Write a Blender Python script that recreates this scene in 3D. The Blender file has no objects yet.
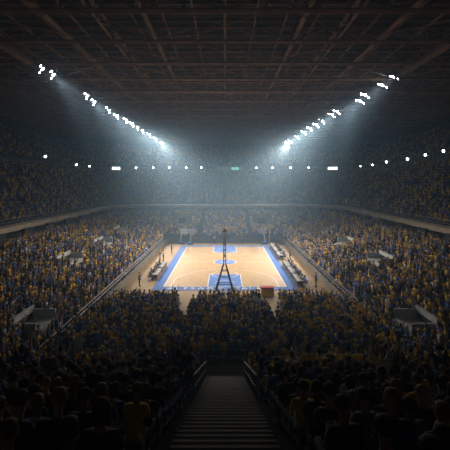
import bpy, bmesh, math, random
import numpy as np
from mathutils import Vector, Matrix

S = bpy.context.scene
C = S.collection
PI = math.pi
rnd = random.Random(7)
rng = np.random.default_rng(7)

# ------------------------------------------------------------------ camera
cam_d = bpy.data.cameras.new('camera')
cam = bpy.data.objects.new('camera', cam_d)
C.objects.link(cam)
cam_d.sensor_width = 36.0
cam_d.lens = 36.0 * 376 / 450
cam_d.shift_y = -43 / 450
cam_d.clip_start = 0.1
cam_d.clip_end = 400
CAMZ = 13.0
cam.location = (0, 0, CAMZ)
cam.rotation_euler = (PI / 2, 0, 0)
S.camera = cam

# ------------------------------------------------------------------ exposure, world haze
S.view_settings.view_transform = 'Standard'
S.view_settings.look = 'None'
S.view_settings.gamma = 1
S.view_settings.use_curve_mapping = False
S.view_settings.exposure = 0.0
S.cycles.max_bounces = 6
S.cycles.diffuse_bounces = 4
S.cycles.volume_bounces = 1
S.cycles.sample_clamp_indirect = 4.0
S.cycles.use_denoising = True

HAZE_DENSITY = 0.0034
SPOT_POWER = 21500.0
LAMP_COLOR = (1.0, 0.955, 0.89)

w = bpy.data.worlds.new('world')
S.world = w
w.use_nodes = True
nt = w.node_tree
nt.nodes.clear()
wo = nt.nodes.new('ShaderNodeOutputWorld')
bg = nt.nodes.new('ShaderNodeBackground')
bg.inputs[0].default_value = (0, 0, 0, 1)
bg.inputs[1].default_value = 0
vs = nt.nodes.new('ShaderNodeVolumeScatter')
vs.inputs['Color'].default_value = (0.46, 0.73, 1.0, 1)
vs.inputs['Density'].default_value = HAZE_DENSITY
vs.inputs['Anisotropy'].default_value = 0.6
nt.links.new(bg.outputs[0], wo.inputs['Surface'])
nt.links.new(vs.outputs[0], wo.inputs['Volume'])

# ------------------------------------------------------------------ materials
def mat(name, col, rough=0.7, metal=0.0, noise=0.0, nscale=3.0, emit=None, estr=0.0, bump=0.0):
    m = bpy.data.materials.new(name)
    m.use_nodes = True
    t = m.node_tree
    b = t.nodes['Principled BSDF']
    b.inputs['Base Color'].default_value = (*col, 1)
    b.inputs['Roughness'].default_value = rough
    b.inputs['Metallic'].default_value = metal
    if noise > 0:
        tc = t.nodes.new('ShaderNodeTexCoord')
        n = t.nodes.new('ShaderNodeTexNoise')
        n.inputs['Scale'].default_value = nscale
        n.inputs['Detail'].default_value = 6
        r = t.nodes.new('ShaderNodeValToRGB')
        r.color_ramp.elements[0].position = 0.3
        r.color_ramp.elements[1].position = 0.7
        r.color_ramp.elements[0].color = (*[c * (1 - noise) for c in col], 1)
        r.color_ramp.elements[1].color = (*[min(1, c * (1 + noise)) for c in col], 1)
        t.links.new(tc.outputs['Object'], n.inputs['Vector'])
        t.links.new(n.outputs['Fac'], r.inputs['Fac'])
        t.links.new(r.outputs['Color'], b.inputs['Base Color'])
        if bump > 0:
            bp = t.nodes.new('ShaderNodeBump')
            bp.inputs['Strength'].default_value = bump
            t.links.new(n.outputs['Fac'], bp.inputs['Height'])
            t.links.new(bp.outputs['Normal'], b.inputs['Normal'])
    if emit:
        b.inputs['Emission Color'].default_value = (*emit, 1)
        b.inputs['Emission Strength'].default_value = estr
    return m

M = {}
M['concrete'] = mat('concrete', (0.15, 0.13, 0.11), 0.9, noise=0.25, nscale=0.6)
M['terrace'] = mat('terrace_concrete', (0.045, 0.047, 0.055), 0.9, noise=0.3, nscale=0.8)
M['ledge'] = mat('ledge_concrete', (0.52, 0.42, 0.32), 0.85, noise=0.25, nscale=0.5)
M['pale'] = mat('pale_concrete', (0.48, 0.50, 0.52), 0.8, noise=0.2, nscale=1.5)
M['portal'] = mat('portal_concrete', (0.40, 0.32, 0.23), 0.85, noise=0.2, nscale=1.0)
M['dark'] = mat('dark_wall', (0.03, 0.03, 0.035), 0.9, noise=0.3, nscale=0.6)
M['wall'] = mat('wall_panel', (0.07, 0.075, 0.085), 0.9, noise=0.3, nscale=0.3)
M['roof'] = mat('roof_deck', (0.04, 0.025, 0.014), 0.85, noise=0.45, nscale=0.25)
M['truss'] = mat('truss_steel', (0.34, 0.20, 0.105), 0.6, noise=0.35, nscale=0.7)
M['darksteel'] = mat('dark_steel', (0.04, 0.042, 0.05), 0.5, 0.4, noise=0.2)
M['steel'] = mat('rail_steel', (0.26, 0.26, 0.27), 0.6, 0.2, noise=0.1)
M['tan'] = mat('tan_floor', (0.30, 0.185, 0.075), 0.65, noise=0.14, nscale=0.7)
M['blue'] = mat('court_blue', (0.02, 0.12, 0.42), 0.75, noise=0.10, nscale=1.2)
M['white'] = mat('white_paint', (0.66, 0.66, 0.64), 0.5, noise=0.05)
M['orange'] = mat('rim_orange', (0.75, 0.16, 0.03), 0.5, noise=0.05)
M['glass'] = mat('backboard', (0.45, 0.55, 0.70), 0.2, noise=0.05)
M['red'] = mat('red_cloth', (0.60, 0.05, 0.04), 0.7, noise=0.1)
M['yellow'] = mat('yellow_cloth', (0.85, 0.55, 0.03), 0.7, noise=0.1)
M['black'] = mat('black_plastic', (0.02, 0.02, 0.022), 0.5, noise=0.2)
M['stair'] = mat('stair_concrete', (0.06, 0.048, 0.04), 0.85, noise=0.25, nscale=1.5)
M['nosing'] = mat('stair_nosing', (0.25, 0.21, 0.17), 0.6, noise=0.1)
M['bench'] = mat('bench_plastic', (0.10, 0.11, 0.14), 0.5, noise=0.15)
M['brown'] = mat('brown_table', (0.16, 0.08, 0.04), 0.6, noise=0.2)
M['lens'] = mat('lamp_lens', (0.9, 0.95, 1), 0.3, emit=(0.80, 0.93, 1.0), estr=60)
M['lens_small'] = mat('small_lamp_lens', (0.9, 0.95, 1), 0.3, emit=(0.85, 0.95, 1.0), estr=16)
M['screen_white'] = mat('lit_white_screen', (0.8, 0.85, 0.9), 0.4, emit=(0.85, 0.95, 1.0), estr=2.2)
M['screen_dark'] = mat('dim_screen', (0.05, 0.08, 0.09), 0.4, emit=(0.25, 0.42, 0.42), estr=0.16)
M['screen_green'] = mat('lit_green_digits', (0.1, 0.5, 0.45), 0.4, emit=(0.25, 1.0, 0.85), estr=0.9)
M['skyblue'] = mat('pale_blue_panel', (0.15, 0.32, 0.55), 0.5, noise=0.1)

# wooden planks of the court
def wood():
    m = bpy.data.materials.new('court_wood')
    m.use_nodes = True
    t = m.node_tree
    b = t.nodes['Principled BSDF']
    tc = t.nodes.new('ShaderNodeTexCoord')
    br = t.nodes.new('ShaderNodeTexBrick')
    br.inputs['Scale'].default_value = 1.0
    br.inputs['Brick Width'].default_value = 1.6
    br.inputs['Row Height'].default_value = 0.22
    br.inputs['Mortar Size'].default_value = 0.006
    br.inputs['Color1'].default_value = (0.50, 0.315, 0.125, 1)
    br.inputs['Color2'].default_value = (0.41, 0.25, 0.09, 1)
    br.inputs['Mortar'].default_value = (0.33, 0.18, 0.08, 1)
    rot = t.nodes.new('ShaderNodeMapping')
    rot.inputs['Rotation'].default_value = (0, 0, PI / 2)
    n = t.nodes.new('ShaderNodeTexNoise')
    n.inputs['Scale'].default_value = 0.35
    n.inputs['Detail'].default_value = 5
    mx = t.nodes.new('ShaderNodeMixRGB')
    mx.blend_type = 'MULTIPLY'
    mx.inputs['Fac'].default_value = 0.35
    t.links.new(tc.outputs['Object'], rot.inputs['Vector'])
    t.links.new(rot.outputs['Vector'], br.inputs['Vector'])
    t.links.new(tc.outputs['Object'], n.inputs['Vector'])
    t.links.new(br.outputs['Color'], mx.inputs['Color1'])
    t.links.new(n.outputs['Fac'], mx.inputs['Color2'])
    t.links.new(mx.outputs['Color'], b.inputs['Base Color'])
    b.inputs['Roughness'].default_value = 0.5
    return m
M['wood'] = wood()

def crowd_mat():
    m = bpy.data.materials.new('crowd_clothes')
    m.use_nodes = True
    t = m.node_tree
    b = t.nodes['Principled BSDF']
    a = t.nodes.new('ShaderNodeAttribute')
    a.attribute_name = 'tint'
    t.links.new(a.outputs['Color'], b.inputs['Base Color'])
    b.inputs['Roughness'].default_value = 0.8
    return m
M['crowd'] = crowd_mat()

# ------------------------------------------------------------------ helpers
def link_mesh(name, me, m, parent=None):
    o = bpy.data.objects.new(name, me)
    if m is not None and not me.materials:
        me.materials.append(m)
    C.objects.link(o)
    if parent is not None:
        o.parent = parent
    return o

def obj(name, bm, m, parent=None, loc=None):
    me = bpy.data.meshes.new(name)
    bm.to_mesh(me)
    bm.free()
    o = link_mesh(name, me, m, parent)
    if loc:
        o.location = loc
    return o

def tag(o, label=None, cat=None, group=None, kind=None):
    if label: o['label'] = label
    if cat: o['category'] = cat
    if group: o['group'] = group
    if kind: o['kind'] = kind
    return o

def empty(name, loc, rz=0.0):
    o = bpy.data.objects.new(name, None)
    o.location = loc
    o.rotation_euler = (0, 0, rz)
    o.empty_display_size = 0.3
    C.objects.link(o)
    return o

def box(bm, x0, x1, y0, y1, z0, z1):
    v = [bm.verts.new((x, y, z)) for z in (z0, z1) for x, y in ((x0, y0), (x1, y0), (x1, y1), (x0, y1))]
    for f in ((3, 2, 1, 0), (4, 5, 6, 7), (0, 1, 5, 4), (1, 2, 6, 5), (2, 3, 7, 6), (3, 0, 4, 7)):
        bm.faces.new([v[i] for i in f])

def tube(bm, p, q, r, n=5, r2=None):
    p = Vector(p); q = Vector(q)
    d = (q - p)
    if d.length < 1e-6: return
    d.normalize()
    u = d.orthogonal().normalized()
    w_ = d.cross(u)
    r2 = r if r2 is None else r2
    a, b = [], []
    for i in range(n):
        t = 2 * PI * (i + 0.5) / n
        o = u * math.cos(t) + w_ * math.sin(t)
        a.append(bm.verts.new(p + o * r)); b.append(bm.verts.new(q + o * r2))
    for i in range(n):
        j = (i + 1) % n
        bm.faces.new((a[i], a[j], b[j], b[i]))
    bm.faces.new(a[::-1]); bm.faces.new(b)

def arc_strip(bm, cx, cy, r0, r1, a0, a1, z, n=48, sy=1.0):
    prev = None
    for i in range(n + 1):
        a = a0 + (a1 - a0) * i / n
        c, s = math.cos(a), math.sin(a) * sy
        cur = (bm.verts.new((cx + r0 * c, cy + r0 * s, z)), bm.verts.new((cx + r1 * c, cy + r1 * s, z)))
        if prev: bm.faces.new((prev[0], prev[1], cur[1], cur[0]))
        prev = cur

def disc(bm, cx, cy, r, z, n=48):
    bm.faces.new([bm.verts.new((cx + r * math.cos(2 * PI * i / n), cy + r * math.sin(2 * PI * i / n), z)) for i in range(n)])

def rect(bm, x0, x1, y0, y1, z):
    bm.faces.new([bm.verts.new(p) for p in ((x0, y0, z), (x1, y0, z), (x1, y1, z), (x0, y1, z))])

# rounded U shaped path round the court: down the left side, across the far end, back up the right side
def upath(hx, yf, r, y0, step):
    pts = []
    def seg(a, b):
        L = math.dist(a, b); n = max(1, int(round(L / step)))
        for i in range(n):
            t = i / n
            pts.append((a[0] + (b[0] - a[0]) * t, a[1] + (b[1] - a[1]) * t))
    seg((-hx, y0), (-hx, yf - r))
    n = max(3, int(round(r * PI / 2 / step)))
    for i in range(n): a = PI - (PI / 2) * i / n; pts.append((-hx + r + r * math.cos(a), yf - r + r * math.sin(a)))
    seg((-hx + r, yf), (hx - r, yf))
    for i in range(n): a = PI / 2 - (PI / 2) * i / n; pts.append((hx - r + r * math.cos(a), yf - r + r * math.sin(a)))
    seg((hx, yf - r), (hx, y0)); pts.append((hx, y0))
    return pts

def upath_n(hx, yf, r, y0, ns=40, nc=12, nf=30):
    """the same path with a fixed number of points, for sweeping"""
    pts = []
    for i in range(ns): pts.append((-hx, y0 + (yf - r - y0) * i / ns))
    for i in range(nc): a = PI - (PI / 2) * i / nc; pts.append((-hx + r + r * math.cos(a), yf - r + r * math.sin(a)))
    for i in range(nf): pts.append((-hx + r + (2 * hx - 2 * r) * i / nf, yf))
    for i in range(nc): a = PI / 2 - (PI / 2) * i / nc; pts.append((hx - r + r * math.cos(a), yf - r + r * math.sin(a)))
    for i in range(ns + 1): pts.append((hx, yf - r + (y0 - yf + r) * i / ns))
    return pts

def sweep(name, prof, y0, m, ns=40):
    """prof: list of (hx, yf, r, z)"""
    bm = bmesh.new()
    rows = []
    for hx, yf, r, z in prof:
        rows.append([bm.verts.new((x, y, z)) for x, y in upath_n(hx, yf, r, y0, ns)])
    for a, b in zip(rows, rows[1:]):
        for i in range(len(a) - 1):
            bm.faces.new((a[i], a[i + 1], b[i + 1], b[i]))
    bmesh.ops.recalc_face_normals(bm, faces=bm.faces)
    return obj(name, bm, m)

def lerp(a, b, t): return a + (b - a) * t

class Tier:
    def __init__(s, x0, x1, f0, f1, r0, r1, z0, z1, n, y0):
        s.__dict__.update(x0=x0, x1=x1, f0=f0, f1=f1, r0=r0, r1=r1, z0=z0, z1=z1, n=n, y0=y0)
    def at(s, k):
        t = k / s.n
        return lerp(s.x0, s.x1, t), lerp(s.f0, s.f1, t), lerp(s.r0, s.r1, t)
    def z(s, k): return lerp(s.z0, s.z1, k / (s.n - 1))
    def build(s, name, m, label):
        prof = []
        for k in range(s.n):
            a = s.at(k); b = s.at(k + 1)
            prof.append((*a, s.z(k))); prof.append((*b, s.z(k)))
        o = sweep(name, prof, s.y0, m)
        tag(o, label, 'stand', kind='structure')
        return o

LOW = Tier(12.7, 29.0, 80.6, 101.0, 3, 9, 0.9, 4.8, 20, 23.5)
MID = Tier(31.6, 44.0, 107.0, 134.0, 10, 17, 6.7, 16.0, 17, 8.0)
TOP = Tier(45.6, 60.0, 136.0, 160.0, 18, 26, 18.2, 27.0, 16, 8.0)

# ------------------------------------------------------------------ the setting
bm = bmesh.new(); box(bm, -66, 66, -12, 170, -0.4, 0.0)
tag(obj('floor', bm, M['tan']), kind='structure')
bm = bmesh.new(); box(bm, -66, 66, -12, 170, 31.6, 32.0)
tag(obj('ceiling', bm, M['roof']), kind='structure')
for nm, b in (('wall_left', (-66, -65.5, -12, 170)), ('wall_right', (65.5, 66, -12, 170)), ('wall_far', (-66, 66, 169.5, 170)), ('wall_near', (-66, 66, -12, -11.5))):
    bm = bmesh.new(); box(bm, *b, 0, 31.6)
    tag(obj(nm, bm, M['wall']), kind='structure')

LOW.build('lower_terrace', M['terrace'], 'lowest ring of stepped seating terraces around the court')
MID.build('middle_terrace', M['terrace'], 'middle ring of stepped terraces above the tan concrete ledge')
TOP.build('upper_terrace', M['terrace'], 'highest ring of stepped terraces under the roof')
# courtside wall under the lowest row
o = sweep('trim_1', [(12.5, 80.4, 3, 0), (12.5, 80.4, 3, 1.0), (12.65, 80.55, 3, 1.0), (12.65, 80.55, 3, 0.9)], 23.5, M['concrete'])
tag(o, 'low concrete wall between court floor and lowest row', 'wall', kind='structure')
# recess and ledge at the top of the lower bowl
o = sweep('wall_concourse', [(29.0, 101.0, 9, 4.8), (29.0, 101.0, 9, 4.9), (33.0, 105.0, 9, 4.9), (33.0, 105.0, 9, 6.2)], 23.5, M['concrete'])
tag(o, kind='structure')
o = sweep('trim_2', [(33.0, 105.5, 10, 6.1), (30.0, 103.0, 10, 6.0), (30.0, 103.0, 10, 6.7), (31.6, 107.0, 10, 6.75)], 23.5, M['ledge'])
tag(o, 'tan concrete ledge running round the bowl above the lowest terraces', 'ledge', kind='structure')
# ledge between middle and upper
o = sweep('trim_3', [(44.0, 134.0, 17, 16.0), (46.5, 136.5, 17, 16.0), (46.5, 136.5, 17, 17.1), (43.8, 133.8, 17, 17.35), (43.8, 133.8, 17, 17.75), (45.6, 136.0, 18, 17.9), (45.6, 136.0, 18, 18.2)], 23.5, M['concrete'])
tag(o, 'pale concrete ledge between middle and upper terraces', 'ledge', kind='structure')
o = sweep('wall_upper', [(60, 160, 26, 27), (61, 161, 26, 27), (61, 161, 26, 31.6)], 8, M['wall'])
tag(o, kind='structure')

# near stand below the camera: gentle lower block, landing, steeper upper block
NEAR_Y0, NEAR_Y1, NZ0, NZ1, NN = 40.6, 23.7, 0.04, 1.45, 20
bm = bmesh.new()
npitch = (NEAR_Y0 - NEAR_Y1) / NN
for k in range(NN):
    z = lerp(NZ0, NZ1, k / (NN - 1))
    ya = NEAR_Y0 - k * npitch
    box(bm, -12.45, 12.45, ya - npitch, ya, 0, z)
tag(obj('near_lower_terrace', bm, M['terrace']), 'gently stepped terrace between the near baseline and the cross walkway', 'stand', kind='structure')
bm = bmesh.new(); box(bm, -29, 29, 22.0, 23.68, 0, 1.5)
tag(obj('near_walkway', bm, M['tan']), 'tan walkway across the stand at the foot of the stairs', 'walkway', kind='structure')
SL = 0.42
UP_PITCH = 0.86
UPN = 36
def upz(k): return 1.5 + SL * UP_PITCH * (k + 0.6)
for sgn, nm in ((-1, 'near_upper_terrace'), (1, 'near_upper_terrace')):
    bm = bmesh.new()
    for k in range(UPN):
        yb = 22.0 - k * UP_PITCH
        if yb - UP_PITCH < -11: break
        x0, x1 = sorted((sgn * 1.15, sgn * 29))
        box(bm, x0, x1, yb - UP_PITCH, yb, 0, upz(k))
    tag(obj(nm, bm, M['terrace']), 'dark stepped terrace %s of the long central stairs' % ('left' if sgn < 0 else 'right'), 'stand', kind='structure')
# central stairs
st = empty('central_stairs', (0, 22.0, 1.5))
tag(st, 'long straight concrete stairs dropping between the dark near stands', 'stairs', kind='structure')
sd = UP_PITCH / 2
nst = int(33 / sd)
bm = bmesh.new(); bn = bmesh.new()
for k in range(nst):
    y = -k * sd
    z = SL * sd * (k + 1)
    box(bm, -1.1, 1.1, y - sd, y, -1.4, z)
    box(bn, -1.08, 1.08, y - 0.06, y + 0.006, z - 0.035, z + 0.006)
obj('steps', bm, M['stair'], st); obj('nosings', bn, M['nosing'], st)

# aisles of the near lower block
for ax, side in ((-3.95, 'left'), (4.8, 'right')):
    bm = bmesh.new()
    for k in range(20):
        ya = NEAR_Y0 - k * npitch / 2
        z = lerp(NZ0, NZ1, (k // 2) / (NN - 1)) + (0.03 if k % 2 else 0.012)
        box(bm, ax - 0.7, ax + 0.7, ya - npitch / 2, ya, 0, z)
    tag(obj('aisle_steps', bm, M['tan']), 'tan aisle steps through the near crowd, %s of the mast' % side, 'steps', kind='structure')

# ------------------------------------------------------------------ roof trusses
def truss(bm, axis, fixed, a0, a1, z0, z1, panel, r=0.11, wdt=0.0):
    n = max(2, int(round((a1 - a0) / panel)))
    P = (lambda t, z: (t, fixed, z)) if axis == 'x' else (lambda t, z: (fixed, t, z))
    tube(bm, P(a0, z0), P(a1, z0), r * 1.35, 4)
    tube(bm, P(a0, z1), P(a1, z1), r * 1.35, 4)
    for i in range(n):
        p = a0 + (a1 - a0) * i / n; q = a0 + (a1 - a0) * (i + 1) / n
        tube(bm, P(p, z0), P(p, z1), r * 0.7, 4)
        if i % 2: tube(bm, P(p, z0), P(q, z1), r * 0.8, 4)
        else: tube(bm, P(p, z1), P(q, z0), r * 0.8, 4)
ys = [12 + 8.2 * i for i in range(19)]
ordn = ['first', 'second', 'third', 'fourth', 'fifth', 'sixth', 'seventh', 'eighth', 'ninth', 'tenth', 'eleventh', 'twelfth', 'thirteenth', 'fourteenth', 'fifteenth', 'sixteenth', 'seventeenth', 'eighteenth', 'nineteenth', 'twentieth', 'twenty-first', 'twenty-second', 'twenty-third', 'twenty-fourth', 'twenty-fifth', 'twenty-sixth', 'twenty-seventh', 'twenty-eighth', 'twenty-ninth', 'thirtieth', 'thirty-first', 'thirty-second', 'thirty-third', 'thirty-fourth', 'thirty-fifth', 'thirty-sixth']
for i, y in enumerate(ys):
    bm = bmesh.new()
    hw = 60 if y < 150 else 40
    truss(bm, 'x', y, -hw, hw, 29.7, 31.4, 4.0, 0.19)
    tag(obj('roof_truss', bm, M['truss']), 'brown steel truss spanning the roof crosswise, %s from the viewer' % ordn[i], 'roof truss', 'crosswise roof trusses', 'structure')
for x in (-54, -40, -27.2, -13.5, 0, 13.5, 27.2, 40, 54):
    bm = bmesh.new()
    truss(bm, 'y', x, 4, 166 if abs(x) < 45 else 140, 30.1, 31.45, 4.1, 0.12)
    side = 'over the court centre' if x == 0 else '%s side, %.0f metres off centre' % ('left' if x < 0 else 'right', abs(x))
    tag(obj('roof_truss_long', bm, M['truss']), 'brown steel truss running lengthwise under the roof, ' + side, 'roof truss', 'lengthwise roof trusses', 'structure')
# purlins, irregular bracing rods
for j in range(3):
    bm = bmesh.new()
    xa, xb = ((-60, -27.2), (-27.2, 27.2), (27.2, 60))[j]
    y = 6
    while y < 166:
        box(bm, xa, xb, y - 0.06, y + 0.06, 31.3, 31.58); y += 2.05
    x = xa
    while x < xb:
        box(bm, x - 0.08, x + 0.08, 4, 150, 31.2, 31.45); x += 3.4
    tag(obj('roof_purlins', bm, M['truss']), 'grid of brown purlins under the %s roof bay' % ('left', 'central', 'right')[j], 'roof purlins', kind='structure')
    bm = bmesh.new()
    for i in range(len(ys) - 1):
        nb = 3 if j != 1 else 5
        for q in range(nb):
            x0 = xa + (xb - xa) * q / nb; x1 = xa + (xb - xa) * (q + 1) / nb
            tube(bm, (x0, ys[i], 29.95), (x1, ys[i + 1], 29.95), 0.07, 4)
            if (i + q) % 2: tube(bm, (x1, ys[i], 29.95), (x0, ys[i + 1], 29.95), 0.07, 4)
    tag(obj('roof_bracing', bm, M['truss']), 'diagonal brown bracing rods under the %s roof bay' % ('left', 'central', 'right')[j], 'roof bracing', kind='structure')
# ventilation ducts between the trusses
for x, yy0, yy1 in ((-8.5, 20, 120), (8.5, 20, 120), (-19, 34, 150), (19, 34, 150)):
    bm = bmesh.new(); tube(bm, (x, yy0, 30.6), (x, yy1, 30.6), 0.28, 12)
    o = obj('air_duct', bm, M['truss'])
    tag(o, 'long round air duct under the roof, %s %s of the centre truss' % ('just' if abs(x) < 10 else 'far', 'left' if x < 0 else 'right'), 'duct', 'air ducts under the roof')

# catwalks that carry the floodlights
LX, LZ = 26.4, 29.2
for sgn in (-1, 1):
    side = 'left' if sgn < 0 else 'right'
    ct = empty('lighting_catwalk', (sgn * (LX + 0.9), 0, 29.6))
    tag(ct, 'steel catwalk along the %s row of floodlights' % side, 'catwalk', 'catwalks under the roof')
    bm = bmesh.new(); box(bm, -0.6, 0.6, 36, 166, -0.06, 0.0); obj('deck', bm, M['truss'], ct)
    for s2 in (-1, 1):
        bm = bmesh.new()
        tube(bm, (s2 * 0.6, 36, 1.0), (s2 * 0.6, 166, 1.0), 0.04, 5)
        tube(bm, (s2 * 0.6, 36, 0.5), (s2 * 0.6, 166, 0.5), 0.03, 5)
        y = 36
        while y <= 166:
            tube(bm, (s2 * 0.6, y, 0), (s2 * 0.6, y, 1.0), 0.035, 5); y += 2
        obj('guard_rail', bm, M['truss'], ct)

# ------------------------------------------------------------------ floodlights
PX_L = [(42, 69, .5), (53, 73, 1), (87, 93, .9), (94, 102, .8), (109, 109, .8), (117, 116, .8), (126, 120, .8), (132, 124, .8), (137, 127, .7), (142, 128, .6), (149, 134, .6), (155, 138, .8), (163, 144, .9), (168, 142, .7)]
PX_R = [(393, 73, 1), (382, 85, .8), (365, 95, 1), (360, 101, .7), (337, 107, .9), (332, 114, .8), (322, 118, .8), (316, 123, .7), (310, 126, .7), (304, 127, .7), (297, 134, .7), (290, 141, 1), (284, 145, 1.2), (287, 140, .7)]
def lamp_head(root, r):
    bm = bmesh.new()
    n = 16
    rings = [(0.0, r * 1.0), (0.06, r * 1.06), (-0.25 * r, r * 1.02), (-0.9 * r, r * 0.55), (-1.2 * r, r * 0.3)]
    vs_ = []
    for zz, rr in rings[1:]:
        vs_.append([bm.verts.new((rr * math.cos(2 * PI * i / n), rr * math.sin(2 * PI * i / n), -zz)) for i in range(n)])
    for a, b in zip(vs_, vs_[1:]):
        for i in range(n):
            bm.faces.new((a[i], a[(i + 1) % n], b[(i + 1) % n], b[i]))
    bm.faces.new(vs_[-1])
    return bm
def make_flood(name='stadium_floodlight', r=0.31, lens='lens'):
    root = empty(name, (0, 0, 0))
    hb = obj('housing', lamp_head(root, r), M['darksteel'], root)
    bm = bmesh.new()
    disc(bm, 0, 0, r * 0.97, 0.0, 20)
    bmesh.ops.reverse_faces(bm, faces=bm.faces)
    ln = obj('lens', bm, M[lens], root)
    bm = bmesh.new()
    for s in (-1, 1):
        tube(bm, (s * r * 1.15, 0, 0.3 * r), (s * r * 1.15, 0, 1.9 * r), 0.05 * (r / .42), 6)
    tube(bm, (-r * 1.15, 0, 1.9 * r), (r * 1.15, 0, 1.9 * r), 0.05 * (r / .42), 6)
    tube(bm, (0, 0, 1.9 * r), (0, 0, 2.5 * r), 0.05 * (r / .42), 6)
    yk = obj('yoke', bm, M['darksteel'], root)
    if lens == 'lens':      # a smaller second head bolted beside the main one
        for dx, dy, rr in ((.85, .35, .22), (-.35, -.75, .17)):
            h2 = obj('side_lamp', lamp_head(root, rr), M['darksteel'], root, (dx, dy, .1))
            bm = bmesh.new(); disc(bm, 0, 0, rr * .95, 0, 16); bmesh.ops.reverse_faces(bm, faces=bm.faces); obj('lens', bm, M[lens], h2)
            bm = bmesh.new(); tube(bm, (dx, dy, .3), (dx * .2, dy * .2, .75), .035, 5); obj('bracket', bm, M['darksteel'], root)
    return root
def copy_tree(o, parent=None):
    c = o.copy(); C.objects.link(c)
    if parent is not None: c.parent = parent
    for ch in o.children:
        copy_tree(ch, c)
    return c
flood0 = make_flood()
first = True
for side, lst in ((-1, PX_L), (1, PX_R)):
    sname = 'left' if side < 0 else 'right'
    for i, (px, py, pw) in enumerate(lst):
        off = abs(px - 224.6)
        Y = min(158.0, 376 * LX / off)
        z = CAMZ + (182 - py) * Y / 376
        z = min(29.5, max(28.2, z))
        f = flood0 if first else copy_tree(flood0)
        first = False
        f.location = (side * LX, Y, z)
        tgt = Vector((-side * rnd.uniform(0, 5), 60 + (Y - 60) * .16 + rnd.uniform(-8, 8), 0))
        d = tgt - f.location
        f.rotation_euler = d.to_track_quat('-Z', 'Y').to_euler()
        tag(f, 'bright white floodlight in the %s roof row, %s from the viewer' % (sname, ordn[i]), 'floodlight', 'floodlights hung under the roof')
        ld = bpy.data.lights.new('flood_beam', 'SPOT')
        dist = d.length
        ld.energy = SPOT_POWER * pw * (dist / 60) ** 1.2
        f.scale = (.8 + Y / 500,) * 3
        ld.color = LAMP_COLOR
        ld.shadow_soft_size = 0.4
        elev = math.asin(-d.z / dist)
        ld.spot_size = 2 * min(math.atan(21 / dist), elev * .66)
        ld.spot_blend = 1.0
        lo = bpy.data.objects.new('flood_beam', ld)
        C.objects.link(lo)
        lo.parent = f
        lo.location = (0, 0, -0.15)

# ------------------------------------------------------------------ basketball court
ct = empty('basketball_court', (0, 61, 0))
tag(ct, 'brightly lit wooden basketball court with blue border and painted keys', 'court', kind='structure')
X0, Y0 = 7.6, 14.4
bm = bmesh.new(); box(bm, -X0 - 1.25, X0 + 1.25, -Y0 - 1.6, Y0 + 1.6, 0, 0.02); obj('blue_border', bm, M['blue'], ct)
bm = bmesh.new(); box(bm, -X0, X0, -Y0, Y0, 0.0, 0.03); obj('wood_surface', bm, M['wood'], ct)
for s, nm in ((-1, 'painted_key'), (1, 'painted_key')):
    bm = bmesh.new(); x, y = 2.15, Y0
    ya, yb = sorted((s * Y0, s * (Y0 - 6.2)))
    rect(bm, -x, x, ya, yb, 0.036); obj(nm, bm, M['blue'], ct)
bm = bmesh.new(); disc(bm, 0, 0, 1.75, 0.036); obj('centre_circle', bm, M['blue'], ct)
bm = bmesh.new()
W = 0.055
for s in (-1, 1):
    rect(bm, -X0, X0, s * Y0 - W, s * Y0 + W, 0.04); rect(bm, s * X0 - W, s * X0 + W, -Y0, Y0, 0.041)
    for sx in (-1, 1):
        x = sx * 2.15
        ya, yb = sorted((s * Y0, s * (Y0 - 6.2))); rect(bm, x - W, x + W, ya, yb, 0.042)
        xs = sx * 6.7; ya, yb = sorted((s * Y0, s * (Y0 - 2.5))); rect(bm, xs - W, xs + W, ya, yb, 0.042)
    rect(bm, -2.15, 2.15, s * (Y0 - 6.2) - W, s * (Y0 - 6.2) + W, 0.043)
    a0 = (PI, 2 * PI) if s > 0 else (0, PI)
    arc_strip(bm, 0, s * (Y0 - 6.2), 1.8, 1.9, 0, 2 * PI, 0.0445)
    arc_strip(bm, 0, s * (Y0 - 2.5), 6.65, 6.76, *a0, 0.0455)
    arc_strip(bm, 0, s * (Y0 - 1.6), 1.2, 1.28, *a0, 0.046)
rect(bm, -X0, X0, -W, W, 0.044)
arc_strip(bm, 0, 0, 1.75, 1.86, 0, 2 * PI, 0.045)
arc_strip(bm, 0, 0, 0.6, 0.68, 0, 2 * PI, 0.045)
obj('court_lines', bm, M['white'], ct)
# white lettering painted on the near border (worn and hard to read in the picture)
def ftext(s, x, y, size, parent, m, name='painted_letters', rx=0, z=0.026, spacing=1.0):
    cu = bpy.data.curves.new(name, 'FONT'); cu.body = s; cu.size = size; cu.align_x = 'CENTER'; cu.align_y = 'CENTER'
    cu.space_character = spacing; cu.extrude = 0.002; cu.offset = 0.02
    o = bpy.data.objects.new(name, cu); cu.materials.append(m); C.objects.link(o); o.parent = parent
    o.location = (x, y, z); o.rotation_euler = (rx, 0, 0)
    return o
ftext('A L F S A G O', -3.6, -Y0 - 0.75, 1.1, ct, M['white'], spacing=1.05)
ftext('C A L A N S', 3.6, -Y0 - 0.75, 1.1, ct, M['white'], spacing=0.9)

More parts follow.
